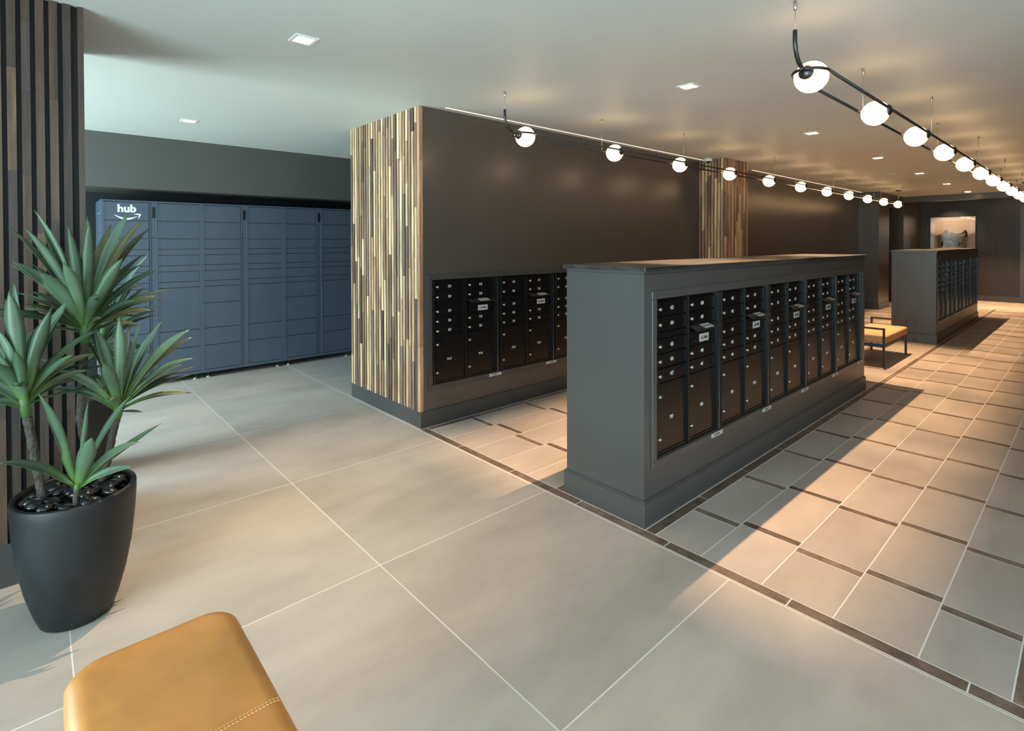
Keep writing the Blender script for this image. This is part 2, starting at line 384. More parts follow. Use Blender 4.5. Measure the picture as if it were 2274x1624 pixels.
def unit(ux, uy, nums, parcels, label, group, tagtext):
    t = thing('mailbox_unit', (ux, uy, DZ), label, 'mailboxes', group)
    H_ = RZ1-RZ0
    def frame():
        m = MB()
        m.box(.0, UW, .03, .04, .0, H_)                       # back plate
        m.box(0, .030, .004, .03, 0, H_, 0); m.box(.358, .396, .008, .03, 0, H_, 0); m.box(.722, UW, .010, .03, 0, H_, 0)
        m.box(.030, .722, .010, .03, H_-.02, H_, 0); m.box(.030, .722, .010, .03, 0, .02, 0)
        m.box(.360, .368, -.004, .008, .012, H_-.012, 2)      # slim dividing bar
        m.box(.728, .735, -.006, .012, .008, H_-.012, 2); m.box(.742, .762, -.010, .012, .004, H_-.008, 1)
        m.box(.766, .772, -.006, .012, .004, H_-.008, 2)
        m.box(.012, .016, -.002, .004, .01, H_-.01, 1)
        return m.build('mailbox_frame', [m_mbox, m_bar, m_barb], bevel=0)
    place('frame', shared('frame', frame), t, (0, 0, 0))
    it = iter(nums)
    for ci, (cx_, rows) in enumerate(((CX1, ROWS1), (CX2, ROWS2))):
        for r in rows:
            if r is None: continue
            z0, z1 = r[0]-DZ, r[1]-DZ; h = z1-z0
            me = shared(('d', round(h, 4)), lambda: door_mesh(CW, h))
            d = place('mailbox_door', me, t, (cx_, 0, z0)); add_lock(d, .020, h/2, .012)
            text('number', next(it), .033, m_white, d, (.155, .0105, h/2), sx=.74, bold=.0001)
    for cx_, pn in ((CX1, parcels[0]), (CX2, parcels[1])):
        z0, z1 = .375-DZ, .773-DZ; h = z1-z0
        d = place('parcel_door', shared('p', lambda: door_mesh(CW, h, True)), t, (cx_, 0, z0))
        add_lock(d, .020, .698-.375, .012); add_lock(d, .018, .449-.375, .012)
        text('number', pn, .033, m_white, d, (.152, .0105, .555-.375), sx=.74, bold=.0001)
    # thin blank slot panel in the left column, mail slot with open hood in the right one
    place('slot_panel', shared('slot', lambda: door_mesh(CW, .036)), t, (CX1, 0, 1.036-DZ))
    def mailpanel():
        m = MB(); m.box(.003, CW-.003, .012, .028, 0, .092, 0)
        for a in (.03, .075):
            for b in (.025, .062): m.lathe([(.004, .0115), (.004, .0118)], (a, 0, b), 8, 'y', 1)
        return m.build('mail_panel', [m_mbox, m_bar])
    mp = place('mail_panel', shared('mpan', mailpanel), t, (CX2, 0, .948-DZ))
    def plate():
        m = MB(); m.box(.123, .240, .009, .012, .014, .064, 0)
        return m.build('plate', [m_label])
    place('name_plate', shared('plate', plate), mp, (0, 0, 0))
    text('lettering', 'U.S. MAIL', .025, m_ink, mp, (.181, .0086, .038), sx=.85, bold=.0008)
    def hood():
        m = MB(); a = (.0, .012, .127); x0, x1 = .002, CW+.006
        vs = [(x0, .020, .130), (x1, .020, .130), (x1, -.045, .104), (x0, -.045, .104), (x0, .020, .124), (x1, .020, .124), (x1, -.045, .100), (x0, -.045, .100)]
        m.add(vs, [(0, 1, 2, 3), (4, 7, 6, 5), (0, 4, 5, 1), (1, 5, 6, 2), (2, 6, 7, 3), (3, 7, 4, 0)], 0)
        k = .4; vs2 = []
        for xx, s_ in ((.115, .15), (.232, .15), (.232, .85), (.115, .85)): vs2.append((xx, .020-.065*s_, .1305-.026*s_+.0004))
        m.add(vs2, [(0, 1, 2, 3)], 1)
        return m.build('hood', [mat('hood_black_metal', (.03, .029, .027), .3, metal=.3), m_label])
    hd = place('slot_hood', shared('hood', hood), t, (CX2, 0, .948-DZ))
    text('lettering', 'OUTGOING MAIL', .014, m_ink, hd, (.1735, -.0125, .1186), rot=(math.atan2(.026, .065), 0, 0), sx=.9)
    tg = MB().box(.640, .795, -.0125, -.0035, -.034, -.008, 0).build('tag', m_label, t); tg.name = 'range_tag'
    text('lettering', tagtext, .017, m_ink, tg, (.7175, -.0130, -.021), sx=1.0, bold=.0003)
    return t

# ================================================================== MAIL ISLANDS
def island(dx, label, toplabel):
    L_ = 4.204; D_ = .565
    t = thing('mail_island', (IX0+dx, IY0, 0), label, 'cabinet', 'freestanding mailbox islands')
    b = MB(); faced_box(b, 0, L_, 0, D_, .1, 1.418, RX0, RX0+UW*5+.004, RZ0, RZ1); b.build('body', m_cab, t)
    r = MB(); ring(r, RX0-.048, RX0+UW*5+.052, RZ0-.047, RZ1+.045, .045, -.011, 0); r.build('opening_trim', m_cab, t, bevel=.003)
    k = MB(); k.box(-.014, L_+.014, -.014, D_+.014, 0, .136); k.box(-.010, L_+.010, -.010, D_+.010, .136, .147); k.box(-.004, L_+.004, -.004, D_+.004, .147, .152)
    k.build('skirting', m_cab, t, bevel=.0015)
    s_ = MB(); s_.box(.006, L_-.006, .006, D_-.006, 1.418, 1.424); s_.box(-.002, L_+.002, -.002, D_+.002, 1.424, 1.434)
    s_.build('sub_top', m_cab, t)
    tp = MB(); tp.box(-.018, L_+.018, -.018, D_+.018, 0, .026); c_ = tp.build('countertop', m_top, bevel=.002); c_.location = (IX0+dx, IY0, 1.4345)
    tag(c_, toplabel, 'countertop', 'stone island tops')
island(0, 'long charcoal freestanding mailbox cabinet nearest the camera, on the tiled floor', 'dark stone top on the near mailbox island')
island(8.0, 'far charcoal mailbox cabinet beyond the low bench, under the framed picture', 'dark stone top on the far mailbox island')
ordn = ['first', 'second', 'third', 'fourth', 'fifth']
def nset(a): return [str(a+i) for i in range(9)]
for k in range(5):
    a = 433+9*k
    unit(IX0+RX0+.002+UW*k, IY0, nset(a), ('P%d' % (97+2*k), 'P%d' % (98+2*k)),
         'double column of mailboxes %d to %d in the near island, %s from its left end' % (a, a+8, ordn[k]), 'mailbox units in the near island', '%d ■ %d' % (a, a+8))
for k in range(5):
    a = 478+9*k
    unit(IX0+8.0+RX0+.002+UW*k, IY0, nset(a), ('P%d' % (107+2*k), 'P%d' % (108+2*k)),
         'black double column of mailboxes in the far island, %s from its left end' % ordn[k], 'mailbox units in the far island', '%d ■ %d' % (a, a+8))
for k in range(3):
    a = 523+9*k
    unit(WO0+.002+UW*k+.004, WY, nset(a), ('P%d' % (117+2*k), 'P%d' % (118+2*k)),
         ['black double column of mailboxes 523 to 531 in the wall, beside the slatted column', 'black double column of mailboxes 532 to 540 in the wall, middle of those showing',
          'black wall mailboxes mostly hidden behind the left end of the near island'][k], 'mailbox units built into the wall', '%d ■ %d' % (a, a+8))

# ================================================================== PARCEL LOCKERS
LY = 6.946
LR = [2.052, 1.851, 1.652, 1.533, 1.464, 1.345, 1.276, 1.157, 1.089]
ZA = LR+[.892, .593, .388, .100]                            # type A (more doors below)
ZB = LR+[.592, .388, .100]
def locker(x0, types, label):
    t = thing('parcel_locker', (x0, LY, 0), label, 'locker', 'blue parcel lockers')
    MB().box(0, .955, .03, .62, .065, 2.072).build('body', m_lock, t)
    f = MB(); f.box(0, .022, 0, .03, .065, 2.072); f.box(.933, .955, 0, .03, .065, 2.072); f.box(.022, .933, 0, .03, 2.056, 2.072); f.box(.022, .933, 0, .03, .065, .098)
    f.box(.438, .447, 0, .03, .098, 2.056); f.box(.504, .513, 0, .03, .098, 2.056); f.box(.430, .438, .012, .03, .098, 2.056)
    f.build('frame', m_lock, t, bevel=.002)
    c_ = MB(); c_.box(.447, .504, .004, .03, .098, 1.66); c_.box(.447, .504, .004, .03, 1.664, 2.056); c_.build('centre_strip', m_lock, t, bevel=.0015)
    MB().box(.462, .489, .000, .006, 1.885, 2.005).build('scanner', m_mbox, t, bevel=.002)
    for cx_, w_, ty in ((.024, .404, types[0]), (.518, .412, types[1])):
        zz = ZA if ty == 'A' else ZB
        for a, b in zip(zz[1:], zz[:-1]):
            d = MB(); d.box(0, w_, .002, .03, .0035, b-a-.0035, 0); d.box(-.001, .004, -.001, .004, .0035, b-a-.0035, 1)
            o = d.build('locker_door', [m_lock, m_lockedge], t); o.location = (cx_, 0, a)
    for fx in (.07, .885):
        m = MB(); m.lathe([(.028, 0), (.028, .012), (.010, .02), (.010, .066)], n=14); o = m.build('foot', m_steel, t); o.location = (fx, .05, 0)
        m = MB(); m.lathe([(.028, 0), (.028, .012), (.010, .02), (.010, .066)], n=14); o = m.build('foot', m_steel, t); o.location = (fx, .55, 0)
    return t
lk = locker(.547, 'AB', 'blue parcel locker module with white hub lettering, left of three, behind the plant')
tx = text('lettering', 'hub', .112, m_white, lk, (.774-.547, .0012, 1.978), sx=1.02, bold=.0045)
def swoosh():
    m = MB(); n = 20; up_, lo = [], []
    for i in range(n+1):
        u = i/n; xx = -.115+.205*u; zc = -.052*math.sin(PI*(.10+.80*u))*1.0-.010*u+.020; th = .003+.0085*math.sin(PI*min(1, u*1.05))**1
        up_.append((xx, zc+th)); lo.append((xx, zc-th))
    pts = up_+lo[::-1]
    m.add([(a, 0, b) for a, b in pts], [(i, i+1, 2*n-i, 2*n+1-i) for i in range(n)])
    tip = up_[-1]
    a = [(.055, .014), (.085, .024), (.122, .020), (.126, .014), (.110, -.020), (.098, -.034), (.100, -.014), (.108, .006), (.085, .010)]
    m.add([(x_, 0, z_) for x_, z_ in a], [(0, 1, 8), (1, 2, 3, 7, 8), (3, 4, 5, 6, 7)])
    return m
sw_ = swoosh().build('arrow_emblem', m_white, lk); sw_.location = (.779-.547, .0009, 1.905)
rv = MB(); rv.lathe([(.006, -.004), (.006, 0)], (0, .16, 1.93), 8, 'x'); rv.lathe([(.006, -.004), (.006, 0)], (0, .34, 1.93), 8, 'x'); rv.build('rivets', m_steel, lk)
locker(1.502, 'AB', 'blue parcel locker module in the middle of three, under the soffit')
locker(2.457, 'AB', 'blue parcel locker module, right of three, beside the slatted corner column')

# ================================================================== PENDANT LIGHTS
def pendant(yc, x0, pitch, n, label, cables, x_end):
    t = thing('pendant_light', (x0, yc, ZC), label, 'pendant light', 'globe rail pendants'); zb = 2.468-ZC
    half = .079; Lx = (n-1)*pitch
    for sgn, nm in ((-1, 'rail'), (1, 'rail')):
        pts = []
        if sgn < 0:      # this rail starts in the hook that rises to the first cable
            pts = [(-.222, 0.0, zb+.165), (-.222, 0, zb+.11), (-.214, 0, zb+.075), (-.198, 0, zb+.045), (-.172, 0, zb+.020), (-.14, 0, zb+.006), (-.088, 0, zb+.002)]
            MB().tube(pts, .0105, 10).build('hook', m_rail, t)
        MB().tube([(0, sgn*half, zb), (Lx, sgn*half, zb)], .0085, 8).build('rail', m_rail, t)
    for xe, d in ((0, -1), (Lx, 1)):                        # rounded ends of the loop
        pts = [(xe+d*half*1.35*math.cos(a), half*math.sin(a), zb) for a in [PI/2-PI*k/14 for k in range(15)]]
        MB().tube(pts, .0085, 8).build('end_loop', m_rail, t)
    gm = MB(); prof = [(.079*math.sin(PI*k/16), -.079*math.cos(PI*k/16)) for k in range(17)]
    prof[0] = (1e-7, -.079); prof[-1] = (1e-7, .079); gm.lathe(prof, n=28); gme = gm.build('g', m_globe); me = gme.data; bpy.data.objects.remove(gme)
    cm = MB(); cm.lathe([(1e-7, .014), (.020, .011), (.033, .002), (.037, -.008), (.034, -.010)], n=20, axis='x'); cme = cm.build('c', m_rail); cdm = cme.data; bpy.data.objects.remove(cme)
    for k in range(n):
        place('globe', me, t, (k*pitch, 0, zb-.018))
        sx_ = -1 if k == 0 else 1
        c_ = place('globe_cap', cdm, t, (k*pitch-.080 if k == 0 else k*pitch, 0 if k == 0 else -.080, zb-.010)); c_.rotation_euler = (0, 0, PI if k == 0 else -PI/2)
    for cx_, cy, zl in cables:
        MB().tube([(cx_-x0, cy, zl-ZC), (cx_-x0, cy, -.03)], .0016, 5).build('cable', m_cable, t)
        g_ = MB(); g_.lathe([(.006, -.045), (.008, -.03), (.008, 0)], (cx_-x0, cy, 0), 10); g_.build('cable_gripper', m_steel, t)
    g_ = MB(); g_.lathe([(.007, zb+.10), (.007, -.03), (.03, -.024), (.055, -.012), (.055, 0)], (Lx+.02, 0, 0), 18); g_.build('canopy', m_rail, t)
cb1 = [(2.778, 0, 2.615)]+[(4.10+1.22*k, .079*(1 if k % 2 == 0 else -1), 2.475) for k in range(9)]
pendant(3.04, 3.0, 1.193, 11, 'long rail pendant of lit globes hanging beside the dark mailbox wall', cb1, 14.9)
cb2 = [(2.819, 0, 2.615)]+[(4.26+1.25*k, .079*(1 if k % 2 == 0 else -1), 2.475) for k in range(9)]
pendant(.985, 3.04, 1.18, 11, 'long rail pendant of lit globes over the right side of the corridor', cb2, 14.9)

# ================================================================== RECESSED LIGHTS, LED STRIPS, CEILING DEVICES
def rec_light(x, y, label):
    t = thing('recessed_light', (x, y, ZC), label, 'ceiling light', 'square recessed ceiling lights')
    r = MB(); a = .066
    r.box(-a, a, -a, -HA, -.005, 0); r.box(-a, a, HA, a, -.005, 0); r.box(-a, -HA, -HA, HA, -.005, 0); r.box(HA, a, -HA, HA, -.005, 0)
    r.build('trim_ring', m_fix, t)
    h = MB(); q = HA+.001
    h.box(-q, -HA+.0002, -q, q, 0, .1); h.box(HA-.0002, q, -q, q, 0, .1); h.box(-q, q, -q, -HA+.0002, 0, .1); h.box(-q, q, HA-.0002, q, 0, .1); h.box(-q, q, -q, q, .1, .104)
    h.build('housing', m_house, t)
    l = bpy.data.lights.new('lamp', 'AREA'); l.shape = 'SQUARE'; l.size = .014; l.energy = CAN_POWER if x > 2 else (30 if 1 < y < 4 else 8); l.color = WARM if y < 2.5 and x > 2 else (1, .74, .46); l.spread = math.radians(110)
    o = bpy.data.objects.new('lamp', l); C.objects.link(o); o.parent = t; o.location = (0, 0, .087)
cl = ['square recessed ceiling light above the camera, nearest one', 'square recessed ceiling light nearest the top left of the view', 'small square recessed light in the ceiling before the blue lockers',
      'square recessed ceiling light above the near mailbox island, closest of the corridor row'] + ['square recessed corridor ceiling light, %s counting from the near island' % q for q in ('second', 'third', 'fourth', 'fifth', 'sixth')] + ['square ceiling light past the far beam, over the floor before the far wall']
for (x, y), l_ in zip(CANS, cl): rec_light(x, y, l_)
for x0_, x1_, l_ in ((2.717, 7.27, 'thin glowing light line in the ceiling beside the near mailbox wall'), (8.87, 14.95, 'thin glowing light line in the ceiling beyond the narrow slatted column')):
    o = MB().box(x0_, x1_, 3.732, 3.741, ZC-.0035, ZC+.001).build('led_strip', m_led); tag(o, l_, 'strip light', 'linear ceiling lights')
t = thing('security_camera', (7.19, 3.63, ZC), 'small white dome camera on the ceiling before the narrow slatted column', 'camera')
m = MB(); m.lathe([(.058, 0), (.058, -.030), (.050, -.038), (1e-6, -.040)], n=24); m.build('housing', m_fix, t)
m = MB(); m.lathe([(.030, -.036), (.026, -.052), (.014, -.062), (1e-6, -.065)], n=18); m.build('lens_dome', m_mbox, t)
for x, y, l_ in ((11.2, 2.35, 'small flat white sprinkler cap on the far ceiling, nearer of two'), (14.6, 2.35, 'small flat white sprinkler cap on the far ceiling, farther of two')):
    m = MB(); m.lathe([(.055, 0), (.055, -.006), (1e-6, -.009)], n=20); o = m.build('sprinkler_cap', m_fix); o.location = (x, y, ZC); tag(o, l_, 'sprinkler', 'ceiling sprinkler caps')
m = MB(); m.lathe([(.11, 0), (.10, -.02), (.075, -.03), (.07, -.04), (1e-6, -.045)], n=24); o = m.build('smoke_detector', m_fix); o.location = (12.9, 1.32, ZC)
tag(o, 'round white smoke detector on the ceiling near the far end of the right pendant', 'smoke detector')

t = thing('added_spotlight', (18.15, 2.70, ZC), 'unseen ceiling lamp added past the far beam to light the framed picture', 'added_spotlight')  # added lamp, out of view behind the beam, brightens the picture
m = MB(); m.lathe([(.03, 0), (.03, -.012), (.006, -.014), (.006, -.030)], n=16); m.build('mount', m_iron, t)
m = MB(); m.lathe([(.022, -.035), (.026, .0), (.026, .035), (.023, .035), (.020, .0), (1e-6, -.02)], (0, 0, 0), 16, 'x'); o = m.build('head', m_iron, t); o.location = (.01, 0, -.050); o.rotation_euler = (0, math.radians(38), 0)
l = bpy.data.lights.new('lamp', 'SPOT'); l.energy = 50; l.color = (1, .76, .55); l.spot_size = math.radians(62); l.spot_blend = .6; l.shadow_soft_size = .015
o = bpy.data.objects.new('lamp', l); C.objects.link(o); o.parent = t; o.location = (.045, 0, -.078); o.rotation_euler = (0, -math.radians(48), 0)
# ================================================================== BENCH between the islands
t = thing('bench', (8.17, 1.79, 0), 'low black metal bench with an ochre cushion between the two mailbox islands', 'bench')
bl, bw, sq = 1.19, .43, .024
for x in (0, bl-sq):
    for y in (0, bw-sq): MB().box(x, x+sq, y, y+sq, 0, .47).build('leg', m_iron, t, bevel=.002)
    MB().box(x, x+sq, 0, bw, .470, .494).build('armrest', m_iron, t, bevel=.002)
f = MB(); f.box(sq, bl-sq, .0, sq, .245, .29); f.box(sq, bl-sq, bw-sq, bw, .245, .29); f.box(0, sq, sq, bw-sq, .245, .29); f.box(bl-sq, bl, sq, bw-sq, .245, .29); f.build('seat_frame', m_iron, t)
MB().box(sq+.002, bl-sq-.002, -.012, bw+.012, .292, .395).build('cushion', m_tan, t, bevel=.022, seg=4)

# ================================================================== LEATHER OTTOMAN (foreground)
def superpad(x0, x1, y0, y1, z0, z1, rc, crown, n=48, rings=14):
    cx_, cy = (x0+x1)/2, (y0+y1)/2; hx, hy = (x1-x0)/2, (y1-y0)/2; out = []
    def contour(inset):
        pts = []
        for k in range(n):
            q = k//(n//4); a = (k % (n//4))/(n//4)*PI/2+q*PI/2; r = max(rc-inset*.6, .01)
            ccx = (hx-inset-r)*(1 if q in (0, 3) else -1); ccy = (hy-inset-r)*(1 if q in (0, 1) else -1)
            pts.append((cx_+ccx+r*math.cos(a), cy+ccy+r*math.sin(a)))
        return pts
    e = .052; H = z1-z0; prof = [(.012, z0), (.0, z0+.012)]+[(e*(1-math.cos(a)), z1-e*.9*(1-math.sin(a))) for a in [PI/2*i/9 for i in range(10)]]
    mb = MB(); vs = []; 
    for ins, z in prof: vs += [(a, b, z) for a, b in contour(ins)]
    last = prof[-1][0]
    for k in range(1, 6):
        q_ = 1-k/6; vs += [(cx_+(a-cx_)*q_, cy+(b-cy)*q_, z1+crown*(1-q_**2)) for a, b in contour(last)]
    R_ = len(vs)//n; fs = []
    for i in range(R_-1):
        for k in range(n): fs.append((i*n+k, i*n+(k+1) % n, (i+1)*n+(k+1) % n, (i+1)*n+k))
    fs.append(tuple(range(n))[::-1]); fs.append(tuple((R_-1)*n+k for k in range(n)))
    mb.add(vs, fs, 0, None, True); return mb
t = thing('ottoman', (.045, .55, 0), 'tan leather ottoman bench in the bottom left foreground', 'ottoman')
cu = superpad(0, .432, 0, 1.30, .33, .448, .085, .006).build('cushion', m_leather, t)
cu.modifiers.new('sub', 'SUBSURF').render_levels = 1
st = MB(); ys_ = .80
for off in (-.0035, .0035):
    for k in range(44):
        x = .028+k*.0088
        zz_ = .4535 if .055 < x < .385 else .4535-((.055-x) if x < .055 else (x-.385))**2*9
        st.add([(x, ys_+off-.0008, zz_+.0004), (x+.0055, ys_+off-.0008+.002*(1 if off > 0 else -1), zz_+.0004), (x+.0055, ys_+off+.0008+.002*(1 if off > 0 else -1), zz_+.0012), (x, ys_+off+.0008, zz_+.0012)], [(0, 1, 2, 3)])
st.build('stitching', m_thread, cu)
f = MB(); f.box(.02, .412, .02, 1.28, .30, .33); f.build('frame', m_iron, t)
for x in (.03, .372):
    for y in (.04, 1.225): MB().box(x, x+.03, y, y+.03, 0, .30).build('leg', m_iron, t)

# ================================================================== PLANTERS AND PLANTS
def planter(x, y, label):
    t = thing('planter', (x, y, 0), label, 'planter')
    m = MB(); prof = [(.12, 0), (.130, .006), (.150, .06), (.177, .16), (.199, .28), (.212, .40), (.2185, .50), (.2185, .533), (.2165, .54), (.200, .54), (.197, .534), (.196, .46), (1e-6, .46)]
    m.lathe(prof, n=56); m.build('pot', m_pot, t, fixn=True)
    s_ = MB(); s_.lathe([(.195, .47), (.195, .49), (1e-6, .495)], n=30); s_.build('soil', m_soil, t); return t
PX, PY = .129, 2.897
planter(PX, PY, 'large tapered charcoal planter filled with black pebbles in front of the slatted column')
planter(.245, 4.66, 'second charcoal planter in shadow behind the nearer planter')
import bmesh
def pebble_mesh(sd):
    r = random.Random(sd); bm = bmesh.new(); bmesh.ops.create_icosphere(bm, subdivisions=3, radius=1)
    a, b, c_ = r.uniform(.030, .038), r.uniform(.021, .026), r.uniform(.015, .020)
    for v in bm.verts:
        k = 1+.07*math.sin(v.co.x*2.3+sd)+.05*math.cos(v.co.y*3.1+sd*2); v.co = Vector((v.co.x*a*k, v.co.y*b*k, v.co.z*c_))
    me = bpy.data.meshes.new('pebble'); bm.to_mesh(me); bm.free(); me.materials.append(m_peb)
    for p_ in me.polygons: p_.use_smooth = True
    return me
pm = [pebble_mesh(i) for i in range(6)]
spots = []
for k in range(4000):
    if len(spots) > 58: break
    a, r = rnd.uniform(0, 2*PI), .166*math.sqrt(rnd.random()); x, y = r*math.cos(a), r*math.sin(a)
    z = .512+.016*(len(spots) % 2)+.020*(1-(r/.2)**2)
    if all((x-p_[0])**2+(y-p_[1])**2 > .040**2 for p_ in spots): spots.append((x, y, z))
for k, (x, y, z) in enumerate(spots):
    o = bpy.data.objects.new('pebble', pm[k % 6]); C.objects.link(o); o.location = (PX+x, PY+y, z+.002); o.rotation_euler = (rnd.uniform(-.35, .35), rnd.uniform(-.35, .35), rnd.uniform(0, PI))
    tag(o, 'glossy black river pebble on top of the large charcoal planter', 'pebble', 'pebbles in the near planter')
def leaf(mb, base, tip, wd, lift, tonec, twist=0):
    base, tip = Vector(base), Vector(tip); d = tip-base; L_ = d.length
    ctrl = base+d*.45+Vector((0, 0, 1))*lift*L_
    n = 12; vs = []; fs = []; tones = []
    view = Vector((-.3, -1, .5)).normalized()
    for i in range(n+1):
        u = i/n; p_ = base*(1-u)**2+ctrl*2*u*(1-u)+tip*u*u
        tn = (2*(1-u)*(ctrl-base)+2*u*(tip-ctrl)).normalized()
        sd = tn.cross(Vector((0, 0, 1)))
        if sd.length < .25: sd = tn.cross(view)
        sd.normalize(); sv = tn.cross(view)
        if sv.length > .1:
            sv.normalize(); sd = (sd*(1 if sd.dot(sv) >= 0 else -1)*(1-twist)+sv*twist).normalized()
        nn = sd.cross(tn).normalized()
        if nn.z < 0: nn = -nn
        w_ = wd*(.42+.58*math.sin(PI*min(1, u*1.15+.02)/1.0*.5)**1.3)*(1-max(0, (u-.50)/.50)**1.8)
        w_ = max(w_, .0006); f_ = .22*w_
        vs += [p_-sd*w_/2+nn*f_, p_-sd*w_/4+nn*f_*.25, p_, p_+sd*w_/4+nn*f_*.25, p_+sd*w_/2+nn*f_]
        g_ = max(0, 1-u*2.6)
    for i in range(n):
        u = i/n; g_ = max(0, 1-u*2.4); tn_ = tuple(tonec[k]*(1-g_)+(.085, .17, .035)[k]*g_ for k in range(3))
        for k in range(4):
            fs.append((i*5+k, i*5+k+1, (i+1)*5+k+1, (i+1)*5+k)); tones.append(tn_)
    mb.add(vs, fs, 0, None, True); mb.t[-len(fs):] = tones
GREENS = [(.058, .105, .058), (.045, .090, .045), (.072, .128, .075), (.036, .070, .038), (.085, .145, .085)]
OLIVE = [(.085, .085, .032), (.06, .064, .028)]
def plant(label, trunkpx, Yt, headpx, tips, wd, extra, rngseed, trunk_r=.016, group='dracaena canes in the near planter'):
    r = random.Random(rngseed)
    tp = [at_y(x, y, Yy) for x, y, Yy in trunkpx]; b0 = tp[0]
    t = thing('dracaena_plant', b0, label, 'plant', group)
    def loc(v): return tuple(Vector(v)-b0)
    pts = []
    for i in range(len(tp)-1):
        for k in range(6): pts.append(loc(tp[i].lerp(tp[i+1], k/6)))
    pts.append(loc(tp[-1])); rr = [trunk_r*(1+.08*math.sin(i*2.7)) for i in range(len(pts))]
    MB().tube(pts, rr, 12).build('trunk', m_trunk, t)
    hd = at_y(*headpx, Yt); fo = MB()
    fo.tube([loc(tp[-1]), loc(tp[-1].lerp(hd, .6)), loc(hd)], [trunk_r*1.1, trunk_r*1.2, trunk_r*.8], 10); fo.t = [(.06, .12, .035)]*len(fo.f)
    for tpx in tips:
        x, y, dy = tpx[:3]; wk = tpx[3] if len(tpx) > 3 else 1.0; lf = tpx[4] if len(tpx) > 4 else None
        tip = at_y(x, y, Yt+dy); f_ = max(0, min(1, (y-headpx[1]+250)/330)); dirh = Vector((tip.x-hd.x, tip.y-hd.y, 0))
        base = hd.lerp(tp[-1], f_*.75)+(dirh.normalized()*.008 if dirh.length > .01 else Vector((0, 0, 0)))
        horiz = dirh.length/max((tip-base).length, .01)
        lift = lf if lf is not None else .10+.16*horiz
        leaf(fo, loc(base), loc(tip), wd*wk*r.uniform(.9, 1.1), lift*r.uniform(.8, 1.2), r.choice(GREENS if r.random() < .82 else OLIVE), twist=r.uniform(.35, .8))
    for k in range(extra):
        a = r.uniform(0, 2*PI); el = r.uniform(-.25, 1.25); L_ = wd*r.uniform(5.5, 8.5)
        tip = hd+Vector((math.cos(a)*math.cos(el), abs(math.sin(a))*math.cos(el)*1.0, math.sin(el)))*L_
        base = hd.lerp(tp[-1], .5*(1-el/1.3))
        leaf(fo, loc(base), loc(tip), wd*r.uniform(.6, .95), .15, r.choice([GREENS[3], GREENS[1], OLIVE[1]]), twist=.2)
    o = fo.build('foliage', m_leaf, t, fixn=False)
    sd = o.modifiers.new('thick', 'SOLIDIFY'); sd.thickness = .0012
    return t
def c3(x, y, dy, *a): return (x/3.53, 440+y/3.53, dy, *a)
def c4(x, y, dy, *a): return (x/2.498, 800+y/2.498, dy, *a)
tipsA = [c3(265, 90, .0), c3(60, 222, .05, .7), c3(190, 232, -.02), c3(300, 150, .03), c3(530, 205, -.10, 1.05), c3(685, 135, .06, .6), c3(700, 180, -.12, 1.15), c3(870, 205, .16, 1.0), c3(1010, 115, .08),
    c3(1125, 160, -.04, 1.15), c3(1170, 240, .0), c3(1125, 440, .14, .7), c3(1110, 520, .1, .8), c3(1240, 560, -.04, 1.05), c3(1130, 620, .15, .6), c3(1235, 768, .05, .8), c3(1060, 805, -.02, .9), c3(1200, 882, -.02, .8),
    c3(1150, 825, .18, .5), c3(100, 498, -.03, 1.1), c3(80, 522, .05, .8), c3(300, 578, -.14, 1.3), c3(495, 500, -.18, 1.3), c3(235, 795, .0, .95), c3(190, 832, -.02, .8), c3(190, 865, .06, .7), c3(965, 470, -.16, 1.3),
    c3(775, 768, -.16, 1.1, .35), c3(1100, 930, .12, .6), c3(790, 940, -.12, .7), c3(120, 740, .16, .5), c3(1010, 925, -.06, .7), c3(1120, 1000, .10, .5), c3(1130, 680, .2, .5)]
plant('tallest dracaena cane with the top crown of pointed leaves, in the near planter', [(215, 1085, 2.97), (196, 1020, 2.96), (178, 930, 2.95), (183, 830, 2.95), (189, 765, 2.95)], 2.95, (188, 712), tipsA, .050, 18, 1)
tipsB = [c3(70, 725, -.02, 1.4), c3(40, 790, .06, .9), c3(400, 880, -.06, 1.2), c3(535, 800, .04, 1.1), c3(580, 1225, -.05, 1.0), c3(-60, 1000, .0, 1.2), c3(-90, 1180, .0, 1.1), c3(-60, 1300, -.08, 1.2), c3(-110, 1440, .0), c3(740, 1220, .04, .8),
    c3(770, 1035, .05, .8), c3(700, 1350, -.02, .7), c3(240, 1040, .12, .8), c3(-60, 1600, -.02, .8), c3(110, 1480, -.14, 1.1, .35), c3(-120, 1080, .1), c3(110, 660, .12, .7), c3(120, 1200, -.1, .9)]
plant('left dracaena cane leaning away, its crown cut by the left edge of the photo', [(97, 1125, 2.86), (88, 1070, 2.86), (72, 985, 2.84), (60, 925, 2.83)], 2.83, (50, 868), tipsB, .047, 10, 2)
tipsC = [c3(935, 930, -.04, 1.25), c3(1015, 1000, .05, .8), c3(1105, 970, .04, .6), c3(1265, 965, .03, .9), c3(1180, 1060, -.05, 1.1), c3(1490, 1030, .0, 1.0), c3(1520, 1085, .04, .8), c3(1530, 1255, -.02, .9), c3(1430, 1305, -.04, .9), c3(1500, 1528, -.02, .6, .2),
    c3(810, 1290, -.12, 1.35), c3(430, 1350, -.03, .8), c3(740, 1010, .06, 1.1), c3(700, 1020, .12, .8), c3(440, 1490, .02, .7), c4(790, 287, .0, .5, .02), c4(310, 150, .1, .6), c4(600, 232, -.12, 1.0, .4), c3(700, 1360, .12, .8), c3(290, 1260, .16, .7)]
plant('right dracaena cane leaning right over the floor, in the near planter', [(226, 1070, 2.90), (240, 1020, 2.90), (250, 965, 2.89), (259, 930, 2.88)], 2.88, (268, 890), tipsC, .045, 9, 3)
